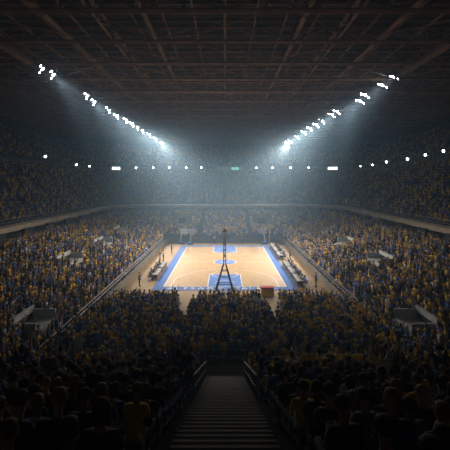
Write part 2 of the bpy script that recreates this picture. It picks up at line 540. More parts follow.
# ------------------------------------------------------------------ things on the floor
# tall mast before the near baseline
ms = empty('camera_mast', (-0.05, 45.4, 0.02))
tag(ms, 'tall slim mast with splayed dark legs and white crossbars before near baseline', 'mast')
for sx in (-1, 1):
    for sy in (-1, 1):
        bm = bmesh.new(); tube(bm, (sx * 1.0, sy * 0.55, 0.0), (sx * 0.16, sy * 0.12, 3.0), 0.12, 6, 0.09)
        lg = obj('leg', bm, M['darksteel'], ms)
        bm = bmesh.new(); box(bm, sx * 1.0 - 0.22, sx * 1.0 + 0.22, sy * 0.55 - 0.2, sy * 0.55 + 0.2, 0, 0.07)
        obj('foot_plate', bm, M['darksteel'], lg)
for zz, hw in ((0.7, 0.82), (1.5, 0.58), (2.3, 0.36)):
    for sy in (-1, 1):
        bm = bmesh.new(); tube(bm, (-hw, sy * lerp(.5, .2, zz / 3), zz), (hw, sy * lerp(.5, .2, zz / 3), zz), 0.045, 5); obj('brace', bm, M['darksteel'], ms)
bm = bmesh.new()
for sx in (-1, 1):
    for sy in (-1, 1): tube(bm, (sx * .14, sy * .12, 2.9), (sx * .12, sy * .1, 7.0), 0.055, 5)
for i in range(10):
    z = 2.9 + i * 0.41
    for sy in (-1, 1): tube(bm, (-.13, sy * .11, z), (.13, sy * .11, z + .41 if i < 9 else z), 0.025, 4)
obj('lattice_shaft', bm, M['white'], ms)
for zz, hw in ((7.05, 0.36), (6.2, 0.18), (5.5, 0.18), (4.8, 0.2), (4.1, .16)):
    bm = bmesh.new(); box(bm, -hw, hw, -0.16, 0.16, zz - 0.09, zz + 0.09)
    obj('crossbar', bm, M['white'], ms)
bm = bmesh.new(); box(bm, -.16, .16, -.22, .3, 7.15, 7.42); hd = obj('camera_head', bm, M['white'], ms)
bm = bmesh.new(); tube(bm, (0, .3, 7.28), (0, .5, 7.28), .09, 10); obj('camera_lens', bm, M['black'], hd)

def goal(loc, rz, label, sc=1.0):
    g = empty('basketball_goal', loc, rz)
    g.scale = (sc,) * 3
    tag(g, label, 'basketball goal', 'basketball goals at the far end')
    bm = bmesh.new(); box(bm, -0.6, 0.6, 0.6, 2.4, 0, 0.45); bmesh.ops.bevel(bm, geom=list(bm.edges), offset=0.06, segments=2, affect='EDGES'); obj('base', bm, M['blue'], g)
    bm = bmesh.new(); tube(bm, (0, 1.9, .4), (0, 1.0, 3.1), .13, 8); tube(bm, (0, 2.2, .4), (0, 1.5, 2.2), .08, 8); obj('upright', bm, M['white'], g)
    bm = bmesh.new(); tube(bm, (0, 1.05, 3.0), (0, 0.08, 3.35), .10, 8); tube(bm, (0, 1.3, 2.3), (0, 0.08, 2.95), .06, 8); obj('arm', bm, M['white'], g)
    bm = bmesh.new(); box(bm, -.9, .9, -.02, .03, 2.9, 3.95); bb = obj('backboard', bm, M['glass'], g)
    bm = bmesh.new()
    for a in ((-.98, .98, 2.82, 2.92), (-.98, .98, 3.93, 4.03), (-.98, -.88, 2.82, 4.03), (.88, .98, 2.82, 4.03)): box(bm, a[0], a[1], -.05, .05, a[2], a[3])
    for a in ((-.3, .3, 3.08, 3.13), (-.3, .3, 3.5, 3.55), (-.3, -.25, 3.08, 3.55), (.25, .3, 3.08, 3.55)): box(bm, a[0], a[1], -.04, -.02, a[2], a[3])
    obj('board_frame', bm, M['white'], bb)
    bm = bmesh.new()
    pr = None
    N = 20
    for i in range(N):
        a = 2 * PI * i / N; b = 2 * PI * (i + 1) / N
        tube(bm, (.23 * math.cos(a), -.38 + .23 * math.sin(a), 3.05), (.23 * math.cos(b), -.38 + .23 * math.sin(b), 3.05), .02, 5)
    tube(bm, (0, -.15, 3.05), (0, 0, 3.05), .04, 6)
    rm = obj('rim', bm, M['orange'], g)
    bm = bmesh.new()
    for i in range(12):
        a = 2 * PI * i / 12
        for s in (-1, 1):
            b = a + s * 2 * PI / 24
            tube(bm, (.22 * math.cos(a), -.38 + .22 * math.sin(a), 3.04), (.13 * math.cos(b), -.38 + .13 * math.sin(b), 2.62), .008, 4)
    obj('net', bm, M['white'], rm)
    return g
goal((-6.9, 77.6, 0), 0.25, 'white framed basketball goal by the far left court corner', .82)
goal((7.6, 78.0, 0), -0.55, 'white framed basketball goal by the far right court corner', .85)
goal((-8.6, 78.3, 0), 0.6, 'spare basketball goal parked at the outermost left far corner', 0.8)
# tall white pole by the far right corner
fp = empty('flag_pole', (9.4, 79.2, 0)); tag(fp, 'thin white pole standing behind the far right basketball goal', 'pole')
bm = bmesh.new(); tube(bm, (0, 0, 0), (0, 0, 4.4), .07, 8); obj('pole', bm, M['white'], fp)
bm = bmesh.new(); tube(bm, (0, 0, 0), (0, 0, .08), .35, 14); obj('base', bm, M['white'], fp)

# yellow and red stall board by the near right baseline
ad = empty('sponsor_table', (4.85, 43.2, 0)); tag(ad, 'small table with yellow cloth and red top panel by near baseline', 'table')
bm = bmesh.new(); box(bm, -.72, .72, -.35, .35, .15, .78)
for v_ in bm.verts: v_.co.y -= .5 if v_.co.y < 0 and v_.co.z < .3 else 0
obj('yellow_cloth', bm, M['yellow'], ad)
bm = bmesh.new(); box(bm, -.78, .78, -.4, .4, .78, .98); obj('red_panel', bm, M['red'], ad)
for sx in (-1, 1):
    for sy in (-1, 1):
        bm = bmesh.new(); tube(bm, (sx * .65, sy * .3, 0), (sx * .65, sy * .3, .16), .04, 6); obj('leg', bm, M['black'], ad)

# courtside tables along both sidelines
def ctable(x, y, label, m):
    t = empty('courtside_table', (x, y, 0)); tag(t, label, 'table', 'long tables along the sidelines')
    bm = bmesh.new(); box(bm, -.35, .35, -1.9, 1.9, .70, .76); obj('tabletop', bm, M['darksteel'], t)
    bm = bmesh.new(); s = -1 if x > 0 else 1; box(bm, s * .33 - .02, s * .33 + .02, -1.88, 1.88, .08, .70); obj('front_panel', bm, m, t)
    for sy in (-1.8, 0, 1.8):
        for sx in (-1, 1):
            bm = bmesh.new(); box(bm, sx * .26 - .03, sx * .26 + .03, sy - .03, sy + .03, 0, .70); obj('leg', bm, M['darksteel'], t)
    return t
pos = ['nearest the viewer', 'second from the near baseline', 'third from the near baseline', 'fourth from the near baseline', 'second from the far end', 'at the far end']
for i, y in enumerate((48.3, 52.6, 56.9, 64.6, 68.9, 73.2)):
    ctable(9.3, y, 'long dark table on the right sideline, ' + pos[i], M['darksteel'])
for i, y in enumerate((51.5, 56.0)):
    ctable(-9.3, y, 'long table with brown front on the left sideline, ' + ('nearer the viewer' if i == 0 else 'farther from the viewer'), M['brown'])
# pale blue floor mat at right
bm = bmesh.new(); box(bm, -.5, .5, -.9, .9, 0, .03); tag(obj('floor_mat', bm, M['skyblue'], loc=(10.6, 50.6, 0)), 'pale blue mat on tan floor beside the right sideline table', 'mat')

# railings round the bowl
def railing(name, path, z, h, label, post=1.5, mt='steel', r=0.035, nrail=2, group=None):
    root = empty(name, (path[0][0], path[0][1], z)); tag(root, label, 'railing', group)
    ox, oy = path[0]
    bm = bmesh.new()
    for q in range(nrail):
        zz = h * (1 - q * 0.45)
        for a, b in zip(path, path[1:]):
            tube(bm, (a[0] - ox, a[1] - oy, zz), (b[0] - ox, b[1] - oy, zz), r, 5)
    obj('handrail', bm, M[mt], root)
    bm = bmesh.new(); acc = 0
    cnt = 0
    for a, b in zip(path, path[1:]):
        L = math.dist(a, b)
        while acc <= L:
            t = acc / L; x = lerp(a[0], b[0], t) - ox; y = lerp(a[1], b[1], t) - oy
            tube(bm, (x, y, 0), (x, y, h), r * 0.9, 4); acc += post; cnt += 1
        acc -= L
    p = obj('posts', bm, M[mt], root); p['kind'] = 'stuff'
    return root
railing('balcony_railing', upath(30.3, 103.3, 10, 24, 3), 6.75, 1.0, 'steel railing on the tan ledge above the lowest terraces', 1.6, group=None)
railing('balcony_railing', upath(44.0, 134.0, 17, 24, 3), 17.75, 0.9, 'thin steel railing on the ledge of the upper terraces', 2.0)
for sgn in (-1, 1):
    railing('courtside_railing', [(sgn * 12.58, 24.0), (sgn * 12.58, 76)], 1.0, 0.8, 'pale rail along the %s courtside wall' % ('left' if sgn < 0 else 'right'), 1.5, r=0.05, mt='steel')
    railing('walkway_railing', [(sgn * 1.25, 23.6), (sgn * 12.4, 23.6)], 1.5, 1.0, 'blue grey rail on the cross walkway, %s of the stairs' % ('left' if sgn < 0 else 'right'), 1.4, r=0.035)
    # sloping stair handrail
    rt = empty('stair_handrail', (sgn * 1.12, 22.0, 1.5)); tag(rt, 'sloping steel handrail along the %s edge of the central stairs' % ('left' if sgn < 0 else 'right'), 'handrail')
    bm = bmesh.new(); tube(bm, (0, 0, .9 + .1), (0, -8.6, .9 + .1 + SL * 8.6), .035, 6); tube(bm, (0, 0, .55), (0, -8.6, .55 + SL * 8.6), .025, 6); obj('handrail', bm, M['steel'], rt)
    for k in range(8):
        y = -k * 1.2; bm = bmesh.new(); tube(bm, (0, y, SL * -y), (0, y, SL * -y + 1.0), .035, 6); obj('post', bm, M['steel'], rt)
railing('walkway_railing', [(-1.25, 23.6), (1.25, 23.6)], 1.5, 1.0, 'short rail on the walkway straight ahead of the central stairs', 0.5)
for x, nm in ((-.28, 'left'), (.62, 'right')):
    bm = bmesh.new(); box(bm, -.26, .26, -.02, .02, 0, .16); tag(obj('blue_sign_panel', bm, M['skyblue'], loc=(x, 23.52, 1.95)), 'small pale blue panel hung on the short rail, %s one' % nm, 'panel', 'blue panels at the foot of the stairs')

# pilasters in the recess under the ledge
pp = upath(29.75, 102.6, 10, 28, 7.5)
ks = 0
for k, (x, y) in enumerate(pp):
    side = 'left side' if x < -22 and y < 95 else ('right side' if x > 22 and y < 95 else 'far end')
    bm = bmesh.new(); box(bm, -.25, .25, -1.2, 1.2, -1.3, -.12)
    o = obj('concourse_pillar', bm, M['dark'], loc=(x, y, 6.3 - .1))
    nx = abs(x) > 29.5
    if not nx and y > 102: o.rotation_euler[2] = PI / 2
    elif not nx: o.rotation_euler[2] = (-1 if x > 0 else 1) * -PI / 4
    tag(o, 'dark block under the tan ledge, %s of the row counted from the near left end' % ordn[k], 'pillar', 'dark blocks under the ledge', 'structure')

# vomitory portals in the lower bowl
PORT = []
def portal(x, y, z, rz, wd, dp, label, h=1.05, mt='pale'):
    """an opening in the terrace: landing slab, side walls, rear lintel and dark mouth; local +y points away from the court"""
    g = empty('vomitory_portal', (x, y, z), rz); tag(g, label, 'stand entrance', 'entrances in the lower terraces')
    bm = bmesh.new(); box(bm, -wd / 2, wd / 2, -dp / 2, dp / 2, -.4, 0.06); obj('landing', bm, M[mt], g)
    for s in (-1, 1):
        bm = bmesh.new(); a, b = sorted((s * wd / 2, s * (wd / 2 - .18))); box(bm, a, b, -dp / 2, dp / 2, 0, h * .72); obj('side_wall', bm, M[mt], g)
    bm = bmesh.new(); box(bm, -wd / 2, wd / 2, dp / 2 - .2, dp / 2, h * .55, h); obj('rear_parapet', bm, M[mt], g)
    bm = bmesh.new(); dw = wd / 2 - (.18 if mt == 'pale' else 1.7); box(bm, -wd / 2, wd / 2, dp / 2 - .08, dp / 2 - .02, 0.0, h * .6) if mt != 'pale' else None; obj('rear_wall', bm, M[mt], g) if mt != 'pale' else bm.free(); bm = bmesh.new(); box(bm, -dw, dw, dp / 2 - .12, dp / 2 - .02, 0.05, h * .56); obj('doorway', bm, M['dark'], g)
    bm = bmesh.new()
    for k in range(3): box(bm, -wd / 2 + .3, -wd / 2 + 1.3, -dp / 2 - .3 * (k + 1), -dp / 2 - .3 * k, -.6, -.02 - .13 * k)
    obj('entry_steps', bm, M[mt], g)
    PORT.append((x, y, max(wd, dp) / 2 + .25, wd / 2 + .2, dp / 2 + .3, rz))
def lowz(x): return 0.9 + (abs(x) - 12.7) * 4.2 / 15.8
for sgn in (-1, 1):
    s = 'left' if sgn < 0 else 'right'
    rz = -sgn * PI / 2
    for yy, xx, wd, dp, d in ((60.5, 19.6, 4.2, 1.8, 'halfway along'), (47.5, 19.6, 4.2, 1.8, 'level with the near baseline in'), (29.5, 15.0, 3.4, 2.0, 'nearest the viewer in'), (74.0, 20.5, 3.6, 1.8, 'towards the far corner of')):
        portal(sgn * xx, yy, lowz(xx) + .25, rz, wd, dp, 'pale concrete stand entrance %s the %s terraces' % (d, s))
for x, s in ((-10.2, 'left'), (8.8, 'right')):
    portal(x, 89.5, 2.9, 0, 5.2, 3.2, 'wide grey brown stand entrance in the far terraces, %s one' % s, 2.6, 'portal')

# small lamps along the upper ledge and lit panels
small0 = make_flood('balcony_floodlight', 0.30, 'lens_small')
first = True
def at(px, Y): return (px - 224.6) * Y / 376
SM = [(45, 156, None), (76, 167, None), (89, 167, None), (136, 171, 134), (153, 171, 134), (169, 171, 134), (186, 170, 134), (201, 170, 134), (256, 171, 134), (272, 171, 134), (290, 171, 134), (308, 170, 134),
      (360, 167, None), (372, 167, None), (386, 162, None), (407, 159, None), (425, 155, None), (443, 151, None)]
for i, (px, py, Yf) in enumerate(SM):
    off = px - 224.6
    X = 43.7 if off > 0 else -43.7
    Y = 376 * 43.7 / abs(off)
    if Yf: Y = 133.6; X = off * Y / 376
    z = min(19.2, max(18.1, CAMZ + (182 - py) * Y / 376))
    f = small0 if first else copy_tree(small0); first = False
    f.location = (X, Y - (0.0 if not Yf else .3), z)
    d = Vector((0, 30, 6)) - f.location
    f.rotation_euler = d.to_track_quat('-Z', 'Y').to_euler()
    f.scale = (.85, .85, .85) if Yf is None and px not in (45, 386, 407) else (.95, .95, .95)
    tag(f, 'small white lamp on the upper ledge, %s counted from the left edge' % ordn[i], 'lamp', 'small lamps along the upper ledge')

def screen(name, x, y, z, rz, wd, ht, m, label, digits=False):
    g = empty(name, (x, y, z), rz); tag(g, label, 'screen')
    bm = bmesh.new(); box(bm, -wd / 2, wd / 2, 0, .25, -ht / 2, ht / 2); obj('frame', bm, M['black'], g)
    bm = bmesh.new(); box(bm, -wd / 2 + .1, wd / 2 - .1, -.03, 0, -ht / 2 + .1, ht / 2 - .1); p = obj('display', bm, M[m], g)
    if digits:
        for dx, seg in ((.6, 'A'), (1.5, 'B'), (2.4, 'C')):
            bm = bmesh.new(); box(bm, dx, dx + .7, -.06, -.03, -.4, .4); obj('lit_digits', bm, M['screen_green'], p)
    return g
screen('lit_panel', at(117, 128), 126.5, 17.6, 0, 2.9, 1.15, 'screen_white', 'bright white lit panel on the upper ledge, far left corner')
bpy.data.objects['lit_panel'].rotation_euler[2] = 0.55
screen('lit_panel', at(331, 128), 126.5, 17.6, 0, 3.4, 1.15, 'screen_white', 'bright white lit panel on the upper ledge, far right corner').rotation_euler[2] = -.55
screen('scoreboard', at(229.5, 133), 132.9, 17.75, 0, 9.8, 1.5, 'screen_dark', 'long dim scoreboard with green lit digits on the far upper ledge', True)

# ------------------------------------------------------------------ people
SKINS = [(0.55, 0.34, 0.24), (0.42, 0.25, 0.16), (0.25, 0.14, 0.08), (0.62, 0.42, 0.31)]
HAIRS = [(0.02, 0.015, 0.01), (0.06, 0.035, 0.02), (0.12, 0.07, 0.03), (0.35, 0.24, 0.10), (0.03, 0.03, 0.03)]
SHIRTS = {'yellow': (0.95, 0.63, 0.04), 'gold': (0.80, 0.46, 0.03), 'blue': (0.06, 0.17, 0.60), 'navy': (0.015, 0.035, 0.16), 'white': (0.66, 0.68, 0.72), 'grey': (0.16, 0.17, 0.19), 'black': (0.02, 0.02, 0.022)}
SH_NAMES = ['yellow', 'gold', 'blue', 'navy', 'white', 'grey', 'black']
SH_P = [0.26, 0.08, 0.22, 0.15, 0.07, 0.08, 0.14]
PANTS = {'dark': (0.02, 0.025, 0.045), 'blue': (0.04, 0.07, 0.16)}
PM = {}
def pm(kind, key, col):
    k = (kind, key)
    if k not in PM: PM[k] = mat('%s_%s' % (kind, key), col, 0.8, noise=0.12, nscale=8)
    return PM[k]

def skin_mesh(name, chains, root, level=1):
    """chains: lists of (point, radius); the first point of a chain may repeat an existing point"""
    me = bpy.data.meshes.new(name)
    verts, rad, idx, edges = [], [], {}, []
    def v(p, r):
        k = tuple(round(c, 4) for c in p)
        if k not in idx:
            idx[k] = len(verts); verts.append(k); rad.append(r if isinstance(r, tuple) else (r, r))
        return idx[k]
    for ch in chains:
        last = None
        for p, r in ch:
            i = v(p, r)
            if last is not None: edges.append((last, i))
            last = i
    me.from_pydata(verts, edges, [])
    o = bpy.data.objects.new(name, me); C.objects.link(o)
    sk = o.modifiers.new('skin', 'SKIN'); sk.use_smooth_shade = True
    if not me.skin_vertices: me.skin_vertices.new()
    for i, r in enumerate(rad):
        me.skin_vertices[0].data[i].radius = r
    me.skin_vertices[0].data[idx[tuple(round(c, 4) for c in root)]].use_root = True
    sb = o.modifiers.new('sub', 'SUBSURF'); sb.levels = level; sb.render_levels = level
    dg = bpy.context.evaluated_depsgraph_get(); dg.update()
    ev = o.evaluated_get(dg)
    out = bpy.data.meshes.new_from_object(ev)
    bpy.data.objects.remove(o)
    for p in out.polygons: p.use_smooth = True
    out.materials.clear()
    return out

def pose(kind):
    J = {}
    J['pel'] = Vector((0, 0.0, 0.55)); lean = 0.0
    if kind in ('stand_clap', 'stand_up'): J['pel'] = Vector((0, 0.1, 0.95))
    fwd = {'lap': 0.02, 'cheer': 0.0, 'lean': 0.26, 'stand_clap': 0.03, 'stand_up': 0.0}[kind]
    P = J['pel']
    J['sp'] = P + Vector((0, fwd * .35, .20)); J['ch'] = P + Vector((0, fwd * .8, .40)); J['nb'] = P + Vector((0, fwd, .54))
    J['nk'] = P + Vector((0, fwd + .02, .61)); J['hd'] = P + Vector((0, fwd + .045, .74))
    J['dn'] = J['nk'] + Vector((0, 0, 0))
    for s, n in ((-1, 'l'), (1, 'r')):
        J['sh' + n] = J['ch'] + Vector((s * .18, 0, .09))
        if kind == 'lap': J['el' + n] = J['sh' + n] + Vector((s * .05, .04, -.28)); J['wr' + n] = Vector((s * .12, P.y + .30, P.z + .12))
        elif kind == 'cheer' or kind == 'stand_up': J['el' + n] = J['sh' + n] + Vector((s * .12, .06, .24)); J['wr' + n] = J['el' + n] + Vector((s * -.02, .03, .25))
        elif kind == 'lean': J['el' + n] = J['sh' + n] + Vector((s * .02, .12, -.26)); J['wr' + n] = J['el' + n] + Vector((-s * .1, .2, .05))
        else: J['el' + n] = J['sh' + n] + Vector((s * .07, .08, -.26)); J['wr' + n] = J['el' + n] + Vector((-s * .16, .2, .12))
        J['hp' + n] = P + Vector((s * .09, 0, -.04))
        if kind.startswith('stand'):
            J['kn' + n] = Vector((s * .11, P.y + .03, .50)); J['an' + n] = Vector((s * .12, P.y - .02, .09))
        else:
            J['kn' + n] = Vector((s * .13, .42, .53)); J['an' + n] = Vector((s * .13, .40, .09))
        J['to' + n] = J['an' + n] + Vector((0, .17, -.05))
    return J

def head_bits(hd):
    return [[(hd, .098), (hd + Vector((0, 0, .085)), .078)]]

def build_person_meshes(kind):
    J = pose(kind)
    hd = J['hd']
    ch = [[(J['pel'], (.125, .10)), (J['sp'], (.11, .085)), (J['ch'], (.115, .078)), (J['nb'], (.06, .055)), (J['nk'], (.055, .055)), (hd + Vector((0, 0, -.05)), (.072, .08)), (hd + Vector((0, 0, .03)), (.094, .10)), (hd + Vector((0, -.01, .10)), (.068, .075))]]
    for s, n in ((-1, 'l'), (1, 'r')):
        ch.append([(J['ch'], (.115, .078)), (J['sh' + n], .05), (J['el' + n], .042), (J['wr' + n], .027)])
        ch.append([(J['pel'], (.125, .10)), (J['hp' + n], .088), (J['kn' + n], .062), (J['an' + n], .040), (J['to' + n], .035)])
        # hand: palm, four fingers and a thumb leaving the side of the palm
        wr = J['wr' + n]; d = (wr - J['el' + n]).normalized()
        up = Vector((0, 0, 1)) if abs(d.z) < .8 else Vector((0, -1, 0))
        sd_ = d.cross(up).normalized()
        nrm = sd_.cross(d)
        palm = wr + d * .055
        ch[-2].append((palm, (.034, .018)))
        for q, L in ((-1.5, .060), (-.5, .075), (.5, .080), (1.5, .070)):
            b = palm + d * .035 + sd_ * q * .018
            t1 = b + d * L * .55 + sd_ * q * .003
            t2 = t1 + d * L * .4 - nrm * .012
            ch.append([(palm, (.034, .018)), (b, .010), (t1, .009), (t2, .0075)])
        tb = palm - sd_ * s * .035 + d * -.01
        ch.append([(palm, (.034, .018)), (tb, .011), (tb - sd_ * s * .022 + d * .035, .009)])
    body = skin_mesh('spectator_body', ch, J['pel'], 1)
    # face: nose, ears, eyes and mouth added to the same mesh
    bm = bmesh.new(); bm.from_mesh(body)
    def blob(c, r, sx=1, sy=1, sz=1, dark=False):
        g = bmesh.ops.create_icosphere(bm, subdivisions=1, radius=r)
        if dark:
            for f_ in {f_ for vv in g['verts'] for f_ in vv.link_faces}: f_.material_index = 1
        for vv in g['verts']:
            vv.co = Vector((vv.co.x * sx, vv.co.y * sy, vv.co.z * sz)) + c
    blob(hd + Vector((0, .105, 0)), .016, .8, 1.3, 1.5)
    for s in (-1, 1):
        blob(hd + Vector((s * .092, -.005, .0)), .028, .35, .8, 1.2)
        blob(hd + Vector((s * .034, .090, .028)), .012, 1.3, .6, .7, True)
    blob(hd + Vector((0, .088, -.045)), .018, 1.4, .5, .3, True)
    bm.to_mesh(body); bm.free()
    for p in body.polygons: p.use_smooth = True
    # shirt
    c2 = [[(J['pel'] + Vector((0, 0, .02)), (.165, .135)), (J['sp'], (.155, .125)), (J['ch'], (.176, .136)), (J['nb'] + Vector((0, 0, -.01)), (.085, .08))]]
    for n in 'lr':
        a = J['sh' + n]; e = J['el' + n]
        c2.append([(J['ch'], (.176, .136)), (a, .078), (a.lerp(e, .75), .064)])
    shirt = skin_mesh('shirt', c2, J['pel'] + Vector((0, 0, .02)), 1)
    c3 = []
    pz = J['pel'] + Vector((0, 0, .01))
    for n in 'lr':
        c3.append([(pz, (.155, .125)), (J['hp' + n], .112), (J['kn' + n], .082), (J['an' + n] + Vector((0, 0, .04)), .062)])
    trousers = skin_mesh('trousers', c3, pz, 1)
    # shoes
    shoe = {}
    for n in 'lr':
        bm = bmesh.new()
        a = J['an' + n]
        g = bmesh.ops.create_icosphere(bm, subdivisions=2, radius=1)
        for vv in g['verts']:
            c = vv.co; vv.co = Vector((a.x + c.x * .05, a.y + .07 + c.y * .15, max(.0, a.z - .04 + c.z * .06)))
        shoe[n] = bpy.data.meshes.new('shoe'); bm.to_mesh(shoe[n]); bm.free()
    # hair: cap over the top and back of the skull, short and long
    hairs = []
    for lng in (0, 1):
        bm = bmesh.new()
        g = bmesh.ops.create_uvsphere(bm, u_segments=14, v_segments=10, radius=1)
        for vv in list(bm.verts):
            c = vv.co
            fr = c.y
            if fr > .35 and c.z < .45 or (c.z < (-.35 if not lng else -2) and True):
                bm.verts.remove(vv)
        for vv in bm.verts:
            c = vv.co.copy()
            z = c.z
            k = 1.0
            if lng and z < 0: z = z * 2.0; k = 1.05
            vv.co = Vector((hd.x + c.x * .103 * k, hd.y - .008 + c.y * .118 * k, hd.z + .035 + z * .105))
        me = bpy.data.meshes.new('hair'); bm.to_mesh(me); bm.free()
        for p in me.polygons: p.use_smooth = True
        hairs.append(me)
    return dict(body=body, shirt=shirt, trousers=trousers, shoel=shoe['l'], shoer=shoe['r'], hair0=hairs[0], hair1=hairs[1])

KINDS = ['lap', 'cheer', 'lean', 'stand_clap', 'stand_up']
POSE = {k: build_person_meshes(k) for k in KINDS}
VAR = {}
def variant(kind, part, key, m):
    k = (kind, part, key)
    if k not in VAR:
        me = POSE[kind][part].copy(); me.materials.clear(); me.materials.append(m)
        if part == 'body': me.materials.append(M['black'])
        VAR[k] = me
    return VAR[k]
DOES = {'lap': 'sitting with hands on lap', 'cheer': 'sitting with both arms raised', 'lean': 'sitting and leaning forward', 'stand_clap': 'standing and clapping', 'stand_up': 'standing with both arms raised'}
BRIEF = {'lap': 'seated', 'cheer': 'seated arms-up', 'lean': 'forward-leaning', 'stand_clap': 'clapping', 'stand_up': 'standing arms-up'}
HAIRN = ['black-haired', 'dark-haired', 'brown-haired', 'fair-haired', 'black-haired']
def person(name, kind, loc, rz, sh, hi, lng, si, pk, label, group):
    b = bpy.data.objects.new(name, variant(kind, 'body', si, pm('skin', si, SKINS[si])))
    C.objects.link(b); b.location = loc; b.rotation_euler = (0, 0, rz)
    s = rnd.uniform(.95, 1.05); b.scale = (s, s, s)
    for pn, part, key, m in (('shirt', 'shirt', sh, pm('shirt', sh, SHIRTS[sh])), ('trousers', 'trousers', pk, pm('trousers', pk, PANTS[pk])),
                       ('shoe', 'shoel', 'black', M['black']), ('shoe', 'shoer', 'black', M['black']), ('hair', 'hair%d' % lng, hi, pm('hair', hi, HAIRS[hi]))):
        o = bpy.data.objects.new(pn, variant(kind, part, key, m)); C.objects.link(o); o.parent = b
    tag(b, label, 'person', group)
    return b

# seats (x, y, z, facing, importance)
near_seats = []
for k in range(UPN):
    y = 22.0 - (k + .35) * UP_PITCH
    if y < 2.6: break
    for sgn in (-1, 1):
        j = 0
        x = 1.5
        while x < 0.62 * y + 1.6:
            near_seats.append((sgn * x, y + .02, upz(k), k, j, sgn)); x += .56; j += 1
rnd.shuffle(near_seats)
near_seats = [s for s in near_seats if rnd.random() < .93]
near_seats.sort(key=lambda s: s[1])
# long benches of the near upper block
for k in range(UPN):
    yb = 22.0 - (k + .72) * UP_PITCH
    if yb < 1.0: break
    for sgn in (-1, 1):
        hw = max(3.0, 0.62 * yb + 2.5)
        b = empty('bench', (sgn * (1.3 + hw / 2), yb, upz(k)))
        s = 'left' if sgn < 0 else 'right'
        tag(b, 'long dark bench %s of the central stairs, %s row up from the walkway' % (s, ordn[k]), 'bench', 'long benches beside the central stairs')
        bm = bmesh.new(); box(bm, -hw / 2, hw / 2, -.08, .30, .38, .43); obj('seat', bm, M['bench'], b)
        bm = bmesh.new(); box(bm, -hw / 2, hw / 2, -.13, -.09, .5, .78); obj('backrest', bm, M['bench'], b)
        q = -hw / 2 + .3
        while q < hw / 2:
            bm = bmesh.new(); box(bm, q - .03, q + .03, -.13, .1, 0, .6 if False else .4); box(bm, q - .03, q + .03, -.15, -.11, .0, .6); obj('support', bm, M['darksteel'], b); q += 2.4

IND = 262
indiv = near_seats[:IND]
rest_near = near_seats[IND:]
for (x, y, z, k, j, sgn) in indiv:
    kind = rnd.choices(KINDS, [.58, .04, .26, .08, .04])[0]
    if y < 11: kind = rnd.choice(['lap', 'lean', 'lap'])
    sh = rnd.choices(SH_NAMES, SH_P if y > 16 else [.10, .03, .08, .30, .01, .13, .35])[0]; hi = rnd.randrange(5); lng = int(rnd.random() < .35); si = rnd.randrange(4)  # rows near the camera get mostly black and navy shirts, imitating foreground shade
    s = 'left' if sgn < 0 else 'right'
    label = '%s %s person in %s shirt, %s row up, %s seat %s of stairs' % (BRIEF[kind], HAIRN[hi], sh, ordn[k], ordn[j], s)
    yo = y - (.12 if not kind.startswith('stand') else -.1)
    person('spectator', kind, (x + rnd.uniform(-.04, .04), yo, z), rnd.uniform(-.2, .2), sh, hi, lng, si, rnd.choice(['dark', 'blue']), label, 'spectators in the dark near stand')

# people at the courtside tables: chair + person
def chair(x, y, rz, label):
    c = empty('folding_chair', (x, y, 0), rz); tag(c, label, 'chair', 'chairs at the sideline tables')
    bm = bmesh.new(); box(bm, -.22, .22, -.2, .22, .40, .44); obj('seat', bm, M['black'], c)
    bm = bmesh.new(); box(bm, -.22, .22, -.24, -.2, .5, .85); obj('backrest', bm, M['black'], c)
    for sx in (-1, 1):
        for sy in (-1, 1):
            bm = bmesh.new(); tube(bm, (sx * .2, sy * .18, 0), (sx * .2, sy * .2, .5 if sy < 0 else .4), .015, 5); obj('leg', bm, M['steel'], c)
for sgn, ty in ((1, (48.3, 52.6, 56.9, 64.6, 68.9, 73.2)), (-1, (51.5, 56.0))):
    s = 'left' if sgn < 0 else 'right'
    for i, yc in enumerate(ty):
        for q in range(4):
            y = yc - 1.4 + q * .93
            nm = ordn[q]
            rz = PI / 2 * sgn
            chair(sgn * 10.05, y, rz, 'black chair behind %s sideline table %s, %s from the near end' % (s, ['one', 'two', 'three', 'four', 'five', 'six'][i], nm))
            sh = rnd.choice(['navy', 'black', 'blue', 'white', 'grey']); kd = rnd.choice(['lap', 'lean'])
            person('court_official', kd, (sgn * 10.05, y, -.05 + .0), rz, sh, rnd.randrange(5), 0, rnd.randrange(4), 'dark',
                   '%s person in %s shirt at %s sideline table %s, %s from near end' % (BRIEF[kd], sh, s, ['one', 'two', 'three', 'four', 'five', 'six'][i], nm), 'officials at the sideline tables')
for i, (x, y, rz, sh, kd, lb) in enumerate([(-10.8, 47.0, -1.2, 'blue', 'stand_clap', 'standing by left near corner of court'), (-10.2, 61.5, -1.4, 'white', 'stand_clap', 'standing on tan floor past the left tables'), (-11.2, 64.2, -1.5, 'yellow', 'stand_up', 'arms raised beside the left courtside wall'),
        (-9.9, 69.0, -1.6, 'navy', 'stand_clap', 'standing farthest up the left sideline'), (10.9, 62.3, 1.5, 'black', 'stand_clap', 'standing between the right sideline tables'), (-2.2, 79.0, PI, 'white', 'stand_clap', 'standing behind the far baseline, left of centre'), (3.6, 78.8, PI, 'navy', 'stand_clap', 'standing behind the far baseline, right of centre'), (11.4, 46.6, 1.2, 'blue', 'stand_clap', 'standing by right near corner of court')]):
    person('court_attendant', kd, (x, y, 0), rz, sh, rnd.randrange(5), 0, rnd.randrange(4), 'dark', 'person in %s shirt %s' % (sh, lb), 'people walking on the arena floor')

